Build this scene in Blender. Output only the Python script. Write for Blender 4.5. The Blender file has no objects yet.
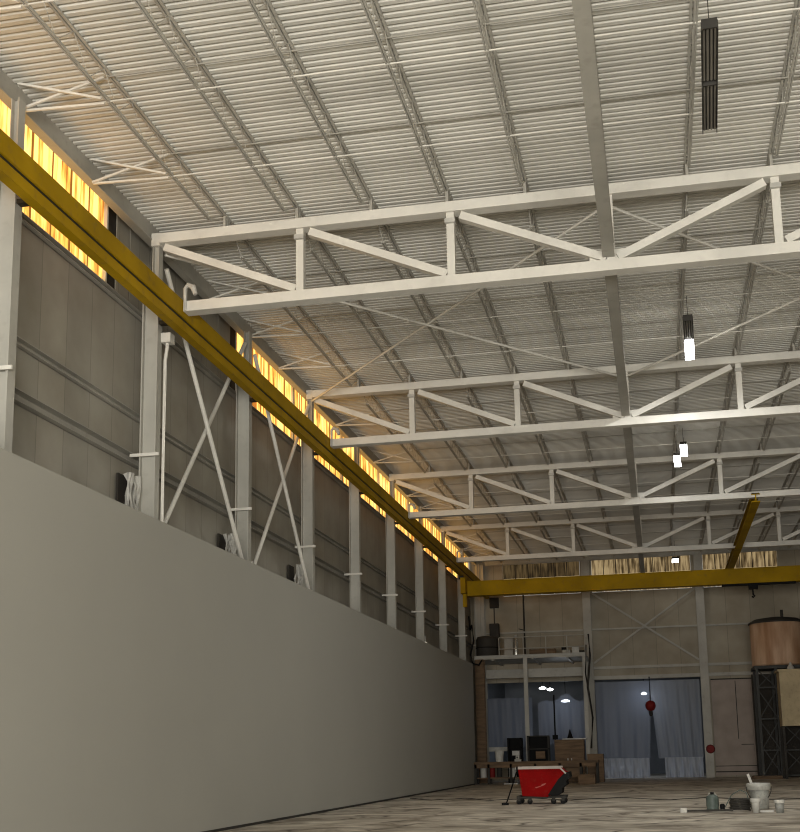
import bpy, bmesh, math, random
from mathutils import Vector, Matrix
random.seed(7)
S = bpy.context.scene
C = S.collection
ORD = ['first', 'second', 'third', 'fourth', 'fifth', 'sixth', 'seventh', 'eighth', 'ninth', 'tenth', 'eleventh', 'twelfth', 'thirteenth']

# ------------------------------------------------------------------ materials
def nodes(name):
    m = bpy.data.materials.new(name); m.use_nodes = True
    nt = m.node_tree; nt.nodes.clear()
    return m, nt, nt.nodes, nt.links

def mat(name, col, rough=0.6, metal=0.0, var=0.12, scale=1.5, stretch=(1, 1, 1), bump=0.0, bscale=20, col2=None, dirt=0.0, spec=0.4):
    """painted / worn surface: colour mottled by noise in object space, with an optional second stain colour"""
    m, nt, N, L = nodes(name)
    out = N.new('ShaderNodeOutputMaterial'); b = N.new('ShaderNodeBsdfPrincipled')
    L.new(b.outputs[0], out.inputs[0])
    b.inputs['Roughness'].default_value = rough; b.inputs['Metallic'].default_value = metal
    b.inputs['Specular IOR Level'].default_value = spec
    tc = N.new('ShaderNodeTexCoord'); mp = N.new('ShaderNodeMapping'); mp.inputs['Scale'].default_value = stretch
    L.new(tc.outputs['Object'], mp.inputs[0])
    no = N.new('ShaderNodeTexNoise'); no.inputs['Scale'].default_value = scale; no.inputs['Detail'].default_value = 6
    L.new(mp.outputs[0], no.inputs['Vector'])
    r = N.new('ShaderNodeValToRGB')
    c = Vector(col[:3]); d = Vector(col2[:3]) if col2 else c * (1 - 2 * var)
    r.color_ramp.elements[0].position = 0.32; r.color_ramp.elements[1].position = 0.68
    r.color_ramp.elements[0].color = (*d, 1); r.color_ramp.elements[1].color = (*(c * (1 + var * .5)), 1)
    L.new(no.outputs['Fac'], r.inputs[0])
    src = r.outputs[0]
    if dirt:
        n2 = N.new('ShaderNodeTexNoise'); n2.inputs['Scale'].default_value = scale * 6; n2.inputs['Detail'].default_value = 8
        L.new(mp.outputs[0], n2.inputs['Vector'])
        r2 = N.new('ShaderNodeValToRGB'); r2.color_ramp.elements[0].position = .55; r2.color_ramp.elements[1].position = .75
        r2.color_ramp.elements[0].color = (0, 0, 0, 1); r2.color_ramp.elements[1].color = (dirt, dirt, dirt, 1)
        L.new(n2.outputs['Fac'], r2.inputs[0])
        mx = N.new('ShaderNodeMixRGB'); mx.inputs[2].default_value = (0.10, 0.07, 0.045, 1)
        L.new(r2.outputs[0], mx.inputs[0]); L.new(src, mx.inputs[1]); src = mx.outputs[0]
    L.new(src, b.inputs['Base Color'])
    if bump:
        n3 = N.new('ShaderNodeTexNoise'); n3.inputs['Scale'].default_value = bscale; n3.inputs['Detail'].default_value = 5
        L.new(mp.outputs[0], n3.inputs['Vector'])
        bp = N.new('ShaderNodeBump'); bp.inputs['Strength'].default_value = bump; bp.inputs['Distance'].default_value = .05
        L.new(n3.outputs['Fac'], bp.inputs['Height']); L.new(bp.outputs[0], b.inputs['Normal'])
    return m

def emit(name, col, strength):
    m, nt, N, L = nodes(name)
    out = N.new('ShaderNodeOutputMaterial'); e = N.new('ShaderNodeEmission')
    e.inputs[0].default_value = (*col, 1); e.inputs[1].default_value = strength
    L.new(e.outputs[0], out.inputs[0]); return m

def fibreglass(name, hi, mid, lo, strength, axis='y', stain=0.5):
    """backlit, rust streaked translucent sheet"""
    m, nt, N, L = nodes(name)
    out = N.new('ShaderNodeOutputMaterial'); e = N.new('ShaderNodeEmission')
    tc = N.new('ShaderNodeTexCoord'); mp = N.new('ShaderNodeMapping')
    mp.inputs['Scale'].default_value = (1, 7.0, .55) if axis == 'y' else (7.0, 1, .55)
    L.new(tc.outputs['Object'], mp.inputs[0])
    n = N.new('ShaderNodeTexNoise'); n.inputs['Scale'].default_value = 1.0; n.inputs['Detail'].default_value = 5; n.inputs['Roughness'].default_value = .6
    L.new(mp.outputs[0], n.inputs['Vector'])
    n2 = N.new('ShaderNodeTexNoise'); n2.inputs['Scale'].default_value = .8; L.new(tc.outputs['Object'], n2.inputs['Vector'])
    a = N.new('ShaderNodeMath'); a.operation = 'ADD'; L.new(n.outputs['Fac'], a.inputs[0])
    m2 = N.new('ShaderNodeMath'); m2.operation = 'MULTIPLY'; m2.inputs[1].default_value = stain; L.new(n2.outputs['Fac'], m2.inputs[0]); L.new(m2.outputs[0], a.inputs[1])
    a2 = N.new('ShaderNodeMath'); a2.operation = 'SUBTRACT'; a2.inputs[1].default_value = stain / 2; L.new(a.outputs[0], a2.inputs[0])
    r = N.new('ShaderNodeValToRGB')
    r.color_ramp.elements[0].position = .36; r.color_ramp.elements[0].color = (*lo, 1)
    r.color_ramp.elements[1].position = .60; r.color_ramp.elements[1].color = (*hi, 1)
    k = r.color_ramp.elements.new(.47); k.color = (*mid, 1)
    L.new(a2.outputs[0], r.inputs[0]); L.new(r.outputs[0], e.inputs[0]); e.inputs[1].default_value = strength
    L.new(e.outputs[0], out.inputs[0]); return m

def plastic(name, col, tr=.25):
    m, nt, N, L = nodes(name)
    out = N.new('ShaderNodeOutputMaterial')
    t = N.new('ShaderNodeBsdfTranslucent'); t.inputs[0].default_value = (*col, 1)
    d = N.new('ShaderNodeBsdfDiffuse'); d.inputs[0].default_value = (*col, 1)
    p = N.new('ShaderNodeBsdfTransparent'); p.inputs[0].default_value = (.85, .9, 1, 1)
    g = N.new('ShaderNodeBsdfGlossy'); g.inputs['Roughness'].default_value = .45
    m1 = N.new('ShaderNodeMixShader'); m1.inputs[0].default_value = .45; L.new(t.outputs[0], m1.inputs[1]); L.new(d.outputs[0], m1.inputs[2])
    m2 = N.new('ShaderNodeMixShader'); m2.inputs[0].default_value = tr; L.new(m1.outputs[0], m2.inputs[1]); L.new(p.outputs[0], m2.inputs[2])
    m3 = N.new('ShaderNodeMixShader'); m3.inputs[0].default_value = .02; L.new(m2.outputs[0], m3.inputs[1]); L.new(g.outputs[0], m3.inputs[2])
    L.new(m3.outputs[0], out.inputs[0]); return m

def floor_material():
    m, nt, N, L = nodes('dusty_concrete')
    out = N.new('ShaderNodeOutputMaterial'); b = N.new('ShaderNodeBsdfPrincipled'); L.new(b.outputs[0], out.inputs[0])
    b.inputs['Roughness'].default_value = .75
    tc = N.new('ShaderNodeTexCoord')
    n1 = N.new('ShaderNodeTexNoise'); n1.inputs['Scale'].default_value = .55; n1.inputs['Detail'].default_value = 8; n1.inputs['Roughness'].default_value = .65
    n1.inputs['Distortion'].default_value = 1.2
    L.new(tc.outputs['Object'], n1.inputs['Vector'])
    r = N.new('ShaderNodeValToRGB')
    r.color_ramp.elements[0].position = .33; r.color_ramp.elements[0].color = (.19, .155, .115, 1)
    r.color_ramp.elements[1].position = .68; r.color_ramp.elements[1].color = (.78, .72, .61, 1)
    L.new(n1.outputs['Fac'], r.inputs[0])
    # wandering scuffs and drag marks
    mp = N.new('ShaderNodeMapping'); mp.inputs['Rotation'].default_value = (0, 0, .5); mp.inputs['Scale'].default_value = (.35, .9, 1)
    n2 = N.new('ShaderNodeTexNoise'); n2.inputs['Scale'].default_value = .7; L.new(tc.outputs['Object'], n2.inputs['Vector'])
    mxv = N.new('ShaderNodeMixRGB'); mxv.blend_type = 'ADD'; mxv.inputs[0].default_value = 1.4
    L.new(tc.outputs['Object'], mxv.inputs[1]); L.new(n2.outputs['Color'], mxv.inputs[2]); L.new(mxv.outputs[0], mp.inputs[0])
    v = N.new('ShaderNodeTexVoronoi'); v.feature = 'DISTANCE_TO_EDGE'; v.inputs['Scale'].default_value = .75; L.new(mp.outputs[0], v.inputs['Vector'])
    r2 = N.new('ShaderNodeValToRGB'); r2.color_ramp.elements[0].position = .0; r2.color_ramp.elements[1].position = .035
    r2.color_ramp.elements[0].color = (.22, .20, .18, 1); r2.color_ramp.elements[1].color = (1, 1, 1, 1)
    L.new(v.outputs['Distance'], r2.inputs[0])
    mul = N.new('ShaderNodeMixRGB'); mul.blend_type = 'MULTIPLY'; mul.inputs[0].default_value = 1.0
    L.new(r.outputs[0], mul.inputs[1]); L.new(r2.outputs[0], mul.inputs[2])
    L.new(mul.outputs[0], b.inputs['Base Color'])
    n3 = N.new('ShaderNodeTexNoise'); n3.inputs['Scale'].default_value = 1.6; n3.inputs['Detail'].default_value = 7; L.new(tc.outputs['Object'], n3.inputs['Vector'])
    bp = N.new('ShaderNodeBump'); bp.inputs['Strength'].default_value = .7; bp.inputs['Distance'].default_value = .06
    L.new(n3.outputs['Fac'], bp.inputs['Height']); L.new(bp.outputs[0], b.inputs['Normal'])
    return m

def panel_material(name, col, axis, width, seam=.72, var=.10):
    """liner sheets: a seam every width metres along axis, a slightly different tone on each sheet"""
    m, nt, N, L = nodes(name)
    out = N.new('ShaderNodeOutputMaterial'); b = N.new('ShaderNodeBsdfPrincipled'); L.new(b.outputs[0], out.inputs[0])
    b.inputs['Roughness'].default_value = .6; b.inputs['Specular IOR Level'].default_value = .3
    tc = N.new('ShaderNodeTexCoord'); sp = N.new('ShaderNodeSeparateXYZ'); L.new(tc.outputs['Object'], sp.inputs[0])
    dv = N.new('ShaderNodeMath'); dv.operation = 'DIVIDE'; dv.inputs[1].default_value = width; L.new(sp.outputs[axis], dv.inputs[0])
    fl = N.new('ShaderNodeMath'); fl.operation = 'FLOOR'; L.new(dv.outputs[0], fl.inputs[0])
    fr = N.new('ShaderNodeMath'); fr.operation = 'FRACT'; L.new(dv.outputs[0], fr.inputs[0])
    wn = N.new('ShaderNodeTexWhiteNoise'); wn.noise_dimensions = '1D'; L.new(fl.outputs[0], wn.inputs['W'])
    r = N.new('ShaderNodeValToRGB'); c = Vector(col)
    r.color_ramp.elements[0].color = (*(c * (1 - var)), 1); r.color_ramp.elements[1].color = (c[0] * (1 + var), c[1] * (1 + var * .7), c[2] * (1 + var * .5), 1)
    L.new(wn.outputs['Value'], r.inputs[0])
    lt = N.new('ShaderNodeMath'); lt.operation = 'LESS_THAN'; lt.inputs[1].default_value = .025; L.new(fr.outputs[0], lt.inputs[0])
    mx = N.new('ShaderNodeMixRGB'); L.new(lt.outputs[0], mx.inputs[0]); L.new(r.outputs[0], mx.inputs[1]); mx.inputs[2].default_value = (*(c * seam), 1)
    no = N.new('ShaderNodeTexNoise'); no.inputs['Scale'].default_value = .8; no.inputs['Detail'].default_value = 7; L.new(tc.outputs['Object'], no.inputs['Vector'])
    r3 = N.new('ShaderNodeValToRGB'); r3.color_ramp.elements[0].color = (.80, .78, .74, 1); r3.color_ramp.elements[1].color = (1.08, 1.08, 1.08, 1)
    r3.color_ramp.elements[0].position = .3; r3.color_ramp.elements[1].position = .7
    L.new(no.outputs['Fac'], r3.inputs[0])
    mu = N.new('ShaderNodeMixRGB'); mu.blend_type = 'MULTIPLY'; mu.inputs[0].default_value = 1; L.new(mx.outputs[0], mu.inputs[1]); L.new(r3.outputs[0], mu.inputs[2])
    L.new(mu.outputs[0], b.inputs['Base Color'])
    return m

STEEL = mat('pale_grey_painted_steel', (.71, .69, .63), .45, var=.08, scale=.8, dirt=.12)
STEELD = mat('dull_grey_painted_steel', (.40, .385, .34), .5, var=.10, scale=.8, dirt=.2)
COLM = mat('column_grey_paint', (.44, .43, .385), .5, var=.08, scale=.8, dirt=.15)
JOIST = mat('grey_joist_paint', (.46, .445, .40), .5, var=.08, scale=2)
DECK = mat('galvanised_roof_deck', (.68, .665, .61), .42, metal=.0, var=.09, scale=.35, stretch=(.35, 3, 1), spec=.5)
PART = mat('plain_grey_partition_board', (.375, .367, .328), .7, var=.015, scale=.35, spec=.2)
LINER = panel_material('side_wall_liner_sheet', (.36, .345, .30), 'Y', 1.03, var=.06)
ENDW = panel_material('end_wall_sheet', (.35, .318, .25), 'X', 1.4, var=.07)
YEL = mat('yellow_crane_paint', (.40, .245, .003), .6, var=.14, scale=.7, dirt=.35, spec=.1)
YELD = mat('dark_crane_slot', (.03, .022, .01), .8)
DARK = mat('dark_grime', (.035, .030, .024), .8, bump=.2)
BLACK = mat('black_steel', (.012, .012, .012), .7, spec=.08)
BROWN = mat('brown_timber', (.17, .105, .055), .7, var=.25, scale=1.2, stretch=(1, 1, 6), bump=.1)
FLOOR = floor_material()
WIN = fibreglass('amber_fibreglass', (1.0, .60, .17), (.80, .36, .06), (.30, .10, .016), 2.2)
WINE = fibreglass('dim_end_wall_fibreglass', (.75, .55, .28), (.28, .19, .09), (.08, .055, .025), .5, 'x')
WINLINE2 = emit('end_wall_daylight_gap', (.80, .62, .34), .8)
WINF = fibreglass('shaded_end_wall_fibreglass', (.30, .20, .09), (.15, .10, .045), (.05, .035, .02), .35, 'x')
WINLINE = emit('daylight_at_sheet_edge', (1.0, .80, .36), 1.3)
LAP = emit('backlit_sheet_overlap', (.50, .18, .03), .8)
LAMP = emit('lit_lamp_diffuser', (1.0, .99, .95), 16)
LAMPB = emit('bulb_next_room', (.95, .98, 1.0), 14)
PLAST = plastic('polythene_film', (.27, .30, .37), .3)
PLASTW = plastic('crumpled_polythene', (.66, .70, .78), .08)
PLAST2 = plastic('paler_polythene_film', (.36, .39, .45), .2)  # paler, less see-through copy of the film, for the right doorway sheet
WHITE = mat('white_plastic', (.52, .51, .47), .5, dirt=.2, scale=4)
RED = mat('red_hopper_paint', (.22, .003, .003), .7, var=.12, scale=1.5, dirt=.12, spec=.05)
REDG = mat('red_signal_paint', (.20, .012, .01), .6, spec=.2)
FRP = mat('beige_tank_shell', (.60, .42, .29), .6, var=.25, scale=.8, stretch=(2.2, 2.2, .4), col2=(.36, .20, .11))
BOX = mat('beige_hopper_sheet', (.52, .42, .25), .6, var=.12, scale=1.2, dirt=.3)
TOWER = mat('blackened_steel', (.035, .036, .033), .6, var=.2)
GREEN = mat('green_grey_paint', (.10, .13, .115), .5, var=.2, scale=5)
DGREY = mat('dark_grey_steel', (.050, .047, .042), .65, var=.15, spec=.12)
BUCK2 = mat('pale_bucket_rim', (.46, .46, .42), .5, var=.15, scale=3, dirt=.3)
BUCK = mat('used_grey_bucket', (.36, .365, .34), .5, var=.25, scale=3, dirt=.5)
ROOMW = mat('pale_blue_grey_board', (.20, .22, .25), .7, var=.06)

# ------------------------------------------------------------------ mesh helpers
class MB:
    def __init__(s): s.v = []; s.f = []
    def add(s, vs, fs):
        k = len(s.v); s.v += [tuple(v) for v in vs]; s.f += [tuple(i + k for i in f) for f in fs]; return s
    def box(s, x0, x1, y0, y1, z0, z1):
        return s.add([(x0, y0, z0), (x1, y0, z0), (x1, y1, z0), (x0, y1, z0), (x0, y0, z1), (x1, y0, z1), (x1, y1, z1), (x0, y1, z1)],
                     [(0, 3, 2, 1), (4, 5, 6, 7), (0, 1, 5, 4), (1, 2, 6, 5), (2, 3, 7, 6), (3, 0, 4, 7)])
    def bar(s, p, q, w, h, up=(0, 0, 1), off=(0, 0)):
        p, q = Vector(p), Vector(q); d = (q - p).normalized(); u = Vector(up)
        a = d.cross(u)
        if a.length < 1e-4: a = d.cross(Vector((0, 1, 0)))
        a.normalize(); u = a.cross(d).normalized()
        o = a * off[0] + u * off[1]
        c = [(-w / 2, -h / 2), (w / 2, -h / 2), (w / 2, h / 2), (-w / 2, h / 2)]
        vs = [p + o + a * x + u * y for x, y in c] + [q + o + a * x + u * y for x, y in c]
        return s.add(vs, [(0, 1, 2, 3), (7, 6, 5, 4), (0, 4, 5, 1), (1, 5, 6, 2), (2, 6, 7, 3), (3, 7, 4, 0)])
    def hbeam(s, p, q, w, h, t=.025, up=(0, 0, 1)):
        """I section: flanges of width w lie across 'up', web of height h"""
        s.bar(p, q, w, t, up, (0, h / 2 - t / 2)); s.bar(p, q, w, t, up, (0, -h / 2 + t / 2)); return s.bar(p, q, t, h - 2 * t, up)
    def tube(s, pts, r, n=8, cap=True):
        pts = [Vector(p) for p in pts]; rings = []
        for i, p in enumerate(pts):
            d = (pts[min(i + 1, len(pts) - 1)] - pts[max(i - 1, 0)]).normalized()
            a = d.cross(Vector((0, 0, 1)))
            if a.length < 1e-3: a = d.cross(Vector((0, 1, 0)))
            a.normalize(); b = a.cross(d)
            rr = r[i] if isinstance(r, (list, tuple)) else r
            rings.append([p + (a * math.cos(2 * math.pi * k / n) + b * math.sin(2 * math.pi * k / n)) * rr for k in range(n)])
        vs = [v for g in rings for v in g]; fs = []
        for i in range(len(rings) - 1):
            for k in range(n):
                fs.append((i * n + k, i * n + (k + 1) % n, (i + 1) * n + (k + 1) % n, (i + 1) * n + k))
        if cap: fs += [tuple(range(n))[::-1], tuple((len(rings) - 1) * n + k for k in range(n))]
        return s.add(vs, fs)
    def lathe(s, cx, cy, prof, n=20):
        vs = []; fs = []
        for r, z in prof: vs += [(cx + r * math.cos(2 * math.pi * k / n), cy + r * math.sin(2 * math.pi * k / n), z) for k in range(n)]
        for i in range(len(prof) - 1):
            for k in range(n): fs.append((i * n + k, i * n + (k + 1) % n, (i + 1) * n + (k + 1) % n, (i + 1) * n + k))
        fs += [tuple(range(n))[::-1], tuple((len(prof) - 1) * n + k for k in range(n))]
        return s.add(vs, fs)
    def prism(s, poly, y0, y1):
        """(x, z) outline extruded along y"""
        n = len(poly)
        return s.add([(x, y0, z) for x, z in poly] + [(x, y1, z) for x, z in poly],
                     [tuple(range(n)), tuple(range(2 * n - 1, n - 1, -1))] + [(i, i + n, (i + 1) % n + n, (i + 1) % n) for i in range(n)])
    def build(s, name, m, parent=None, smooth=False, bevel=0):
        me = bpy.data.meshes.new(name); me.from_pydata(s.v, [], s.f); me.materials.append(m)
        bm = bmesh.new(); bm.from_mesh(me); bmesh.ops.recalc_face_normals(bm, faces=bm.faces)
        bm.to_mesh(me); bm.free()
        if smooth:
            for p in me.polygons: p.use_smooth = True
        o = bpy.data.objects.new(name, me); C.objects.link(o)
        if parent: o.parent = parent; o.matrix_parent_inverse = Matrix.Translation(-parent.location)
        if bevel:
            b = o.modifiers.new('bevel', 'BEVEL'); b.width = bevel; b.segments = 2; b.limit_method = 'ANGLE'
        return o

def tag(o, label, cat, group=None, kind=None):
    o['label'] = label; o['category'] = cat
    if group: o['group'] = group
    if kind: o['kind'] = kind
    return o
def thing(name, label, cat, loc=(0, 0, 0), group=None):
    o = bpy.data.objects.new(name, None); C.objects.link(o); o.location = loc; o.empty_display_size = .2
    return tag(o, label, cat, group)
def struct(name, mb, m, label=None, parent=None):
    o = mb.build(name, m, parent)
    if parent is None:
        o['kind'] = 'structure'
        if label: o['label'] = label
    return o
def dup(root, loc, label, group=None):
    r = root.copy(); C.objects.link(r); r.location = loc; r['label'] = label
    if group: r['group'] = group
    for ch in list(root.children):
        c = ch.copy(); C.objects.link(c); c.parent = r
        for g in ch.children:
            d = g.copy(); C.objects.link(d); d.parent = c
    return r
# parts built in local coordinates of a thing (empty at loc); parent inverse identity so copies follow
def lbuild(mb, name, m, parent, **k):
    o = mb.build(name, m, None, **k); o.parent = parent; return o

def area(name, loc, rot, sx, sy, e, col):
    l = bpy.data.lights.new(name, 'AREA'); l.shape = 'RECTANGLE'; l.size = sx; l.size_y = sy; l.energy = e; l.color = col
    o = bpy.data.objects.new(name, l); C.objects.link(o); o.location = loc; o.rotation_euler = rot; return o
XL, XR, Y0, YE = -11.3, 10.2, -10.0, 72.0
XC = -10.6
COLS = [17.5 + 6 * i for i in range(10)]          # side columns, 17.5 ... 71.5
TR = [23.5, 35.5, 47.5, 59.5]
ZD = 13.72

# ------------------------------------------------------------------ setting
struct('floor', MB().box(XL - .4, XR + .4, Y0, YE + 14, -.3, 0), FLOOR, 'dusty grey brown concrete floor with scuffs and cracks')

# ribbed roof deck: ribs run across the hall
def deck_mesh():
    m = MB(); y = Y0; prof = []
    while y < YE + .1:
        prof += [(y, 0), (y + .088, 0), (y + .098, .085), (y + .162, .085)]
        y += .172
    xs = (-10.87, XR + .3)
    n = len(prof)
    vs = [(x, yy, ZD + zz) for x in xs for yy, zz in prof]
    fs = [(i, i + 1, i + 1 + n, i + n) for i in range(n - 1)]
    m.add(vs, fs)
    m.box(-10.9, XR + .3, Y0, YE + .3, ZD + .10, ZD + .2)
    return m
struct('ceiling', deck_mesh(), DECK, 'pale grey ribbed metal roof deck')
struct('trim_1', MB().box(-10.90, -10.84, Y0, YE, 13.32, 13.76).box(-10.98, -10.78, Y0, YE, 13.29, 13.32), STEELD, 'grey eave beam along the left wall')
struct('trim_2', MB().box(-11.4, -10.86, Y0, YE, 13.82, 14.0), STEELD, 'grey soffit above the high windows')

# left wall: liner sheet below the high windows, dark insulated stretch between first and second columns past the corner
wl = MB().box(XL - .15, XL, Y0, YE, 0, 11.72).box(XL - .15, XL, Y0, YE, 13.76, 14.0)
wl.box(XL - .15, XL, 22.2, 30.1, 11.72, 13.76).box(XL - .15, XL, Y0, 11.7, 11.72, 13.76)
for c in COLS[2:] + [17.5]:
    wl.box(XL - .15, XL, c - .04, c + .04, 11.72, 13.76)
struct('wall_left', wl, LINER, 'grey sheeted upper side wall with girts')
struct('wall_right', MB().box(XR, XR + .3, Y0, YE, 0, 14), LINER)
# unseen back wall behind the camera, with an opening added for the fill light
struct('wall_back', MB().box(XL, -8.5, Y0 - .3, Y0, 0, 14).box(8.8, XR, Y0 - .3, Y0, 0, 14).box(-8.5, 8.8, Y0 - .3, Y0, 5.4, 14), ENDW)

# end wall with two openings
we = MB().box(XL, -10.45, YE, YE + .25, 0, 11.27).box(-10.45, -4.1, YE, YE + .25, 5.9, 11.27).box(-10.45, -4.1, YE, YE + .25, 0, .9)
we.box(-4.1, -3.8, YE, YE + .25, 0, 11.27).box(-3.8, 2.75, YE, YE + .25, 5.9, 11.27).box(2.75, XR, YE, YE + .25, 0, 11.27)
we.box(XL, XR, YE, YE + .25, 13.45, 14)
for a_, b_ in ((XL, -9.2), (-4.4, -3.7), (2.3, 3.0), (7.4, XR)): we.box(a_, b_, YE, YE + .25, 11.27, 13.45)
struct('wall_end', we, ENDW, 'brown grey sheeted end wall')
# next room seen through the openings
struct('wall_next_room', MB().box(-11.4, -11.1, YE + .25, 86, 0, 6.9).box(4.4, 4.7, YE + .25, 86, 0, 6.9).box(-11.4, 4.7, 86, 86.3, 0, 6.9), ROOMW)
struct('ceiling_next_room', MB().box(-11.4, 4.7, YE + .25, 86.3, 6.9, 7.1), DGREY)

# high windows, left wall ------------------------------------------------
def side_window(k, y0, y1):
    m = MB(); y = y0; n = max(1, round((y1 - y0) / .74)); w = (y1 - y0) / n
    for i in range(n):                                   # corrugated sheets, lapped
        a = y0 + i * w; x = XL - .02 - (.015 if i % 2 else 0); st = 8
        vs = []; fs = []
        for j in range(st + 1):
            yy = a + .012 + (w - .024) * j / st; xx = x - .018 * (j % 2)
            vs += [(xx, yy, 11.78), (xx, yy, 13.70)]
        for j in range(st): fs.append((2 * j, 2 * j + 2, 2 * j + 3, 2 * j + 1))
        m.add(vs, fs)
    o = m.build('window_%d' % k, WIN); o['kind'] = 'structure'; o['label'] = 'amber backlit fibreglass high window, %s along the left wall' % ORD[k - 1]
    f = MB().box(XL - .06, XL + .05, y0 - .03, y1 + .03, 13.70, 13.76).box(XL - .06, XL + .05, y0 - .03, y1 + .03, 11.70, 11.77)
    for yy in (y0, y1): f.box(XL - .06, XL + .04, yy - .03, yy + .03, 11.77, 13.70)
    f.build('window_frame', STEEL, o)
    g = MB()
    for i in range(1, n): g.box(XL - .055, XL - .005, y0 + i * w - .016, y0 + i * w + .016, 11.77, 13.70)
    g.build('sheet_lap', LAP, o)
    MB().box(XL - .012, XL - .004, y0 + .05, y1 - .05, 13.0, 13.06).box(XL - .012, XL - .004, y0 + .05, y1 - .05, 11.79, 11.86).build('bright_edge', WINLINE, o)
spans = [(11.8, 17.44), (17.56, 22.15)] + [(a + .06 if i else a + .62, a + 5.94) for i, a in enumerate(COLS[2:-1])]
for k, (a, b) in enumerate(spans): side_window(k + 1, a, b)
# end wall strip window
def end_window(k, x0, x1, mm=None):
    m = MB(); n = max(1, round((x1 - x0) / .8)); w = (x1 - x0) / n
    for i in range(n): m.box(x0 + i * w + .02, x0 + (i + 1) * w - .02, YE + .05, YE + .08, 11.30, 13.42)
    o = m.build('window_%d' % k, mm or WINE); o['kind'] = 'structure'; o['label'] = 'dim amber strip window high on the end wall'
    MB().box(x0, x1, YE - .02, YE + .1, 13.40, 13.46).box(x0, x1, YE - .02, YE + .1, 12.02, 12.10).build('window_frame', STEELD, o)
    MB().box(x0 + .05, x1 - .05, YE + .01, YE + .04, 12.28, 12.36).build('daylight_gap', WINLINE2, o)
    g = MB()
    for i in range(1, n): g.box(x0 + i * w - .02, x0 + i * w + .02, YE, YE + .08, 11.45, 13.42)
    g.build('sheet_lap', DARK, o)
kw = len(spans)
end_window(kw + 1, -9.2, -4.4, WINF); end_window(kw + 2, -3.7, 2.3); end_window(kw + 3, 3.0, 7.4)

# partition
t = MB().box(-10.2, -9.92, Y0, 63.5, 0, 6.485)
o = struct('partition_wall', t, PART); o['label'] = 'tall plain grey partition wall along the left of the hall'
struct('baseboard_left', MB().box(-9.92, -9.90, Y0, 63.5, 0, .06), DGREY)

# ------------------------------------------------------------------ side columns
def column(i, y):
    t = thing('steel_column', 'pale grey wide-flange steel column, %s from the camera along the left wall' % ORD[i], 'column', (XC, y, 0), 'columns along the left wall')
    m = MB().hbeam((XC - .19, y, 0), (XC - .19, y, 12.05), .24, .38, .03, up=(1, 0, 0)).hbeam((XC - .09, y, 12.05), (XC - .09, y, 13.15 if y in TR else 13.29), .22, .16, .02, up=(1, 0, 0))
    m.build('shaft', COLM, t)
    MB().box(XC - .56, XC + .12, y - .21, y - .17, 8.20, 8.27).build('tie_strut', STEEL, t)
    MB().box(XC, XC + .45, y - .08, y + .08, 11.28, 11.36).build('crane_bracket', YELD, t)
    if y in TR: MB().box(XC - .2, XC + .0, y - .12, y + .12, 13.15, 13.45).build('cap_plate', STEEL, t)
for i, y in enumerate(COLS): column(i, y)

# girts on the side wall
for z, d, h, lab in ((9.25, .14, .13, 'upper thin grey horizontal girt on the left wall'), (8.20, .2, .20, 'lower deep grey horizontal girt on the left wall'), (11.66, .16, .10, 'grey sill girt under the amber high windows')):
    g = MB().box(XL, XL + d, 5, YE, z + h / 2 - .02, z + h / 2).box(XL, XL + .02, 5, YE, z - h / 2, z + h / 2).box(XL, XL + d * .75, 5, YE, z - h / 2, z - h / 2 + .02)
    tag(g.build('wall_girt', STEELD), lab, 'girt')
# patched stretch between columns two and three
MBp = MB().box(XL, XL + .03, 22.2, 30.1, 11.74, 13.75)
tag(MBp.build('wall_backing', DARK), 'dark backing exposed where a high window is missing beside the second column', 'panel')
yy = 22.55; k = 0
for w_, h_ in ((.62, 1.85), (1.05, 2.0), (1.0, 1.85), (1.1, 2.0), (.98, 1.95), (1.05, 2.0), (.9, 1.9)):
    o = MB().box(XL + .04, XL + .07, yy, yy + w_, 11.75, 11.75 + h_).build('patch_panel', LINER)
    tag(o, 'grey patch sheet closing the missing high window, %s from the camera end' % ORD[k], 'panel', 'patch sheets over the missing window'); yy += w_ + .05; k += 1

# wall X braces
def brace(name, p, q, lab):
    tag(MB().tube([p, q], .055, 8).build(name, STEEL), lab, 'brace', 'cross braces on the left wall')
for b_, (a, b) in enumerate(((23.5, 29.5), (29.5, 35.5))):
    w = ('second', 'third')[b_]; w2 = ('third', 'fourth')[b_]
    brace('wall_brace', (XC + .04, a + .2, 12.7), (XC + .04, b - .2, 6.2), 'thick grey wall brace falling away between the %s and %s left columns' % (w, w2))
    brace('wall_brace', (XC - .10, a + .2, 6.3), (XC - .10, b - .2, 12.9), 'thin grey wall brace rising away between the %s and %s left columns' % (w, w2))
# conduit
t = thing('conduit', 'white conduit with a junction box on the second left column', 'conduit', (XC, 23.85, 6.4))
MB().tube([(XC + .06, 23.68, 6.3), (XC + .06, 23.68, 10.5), (XC + .10, 23.68, 10.8), (XC + .10, 23.68, 10.95)], .04, 8).build('pipe', STEEL, t)
MB().box(XC + .0, XC + .22, 23.57, 23.81, 10.9, 11.12).build('junction_box', STEEL, t)
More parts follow.
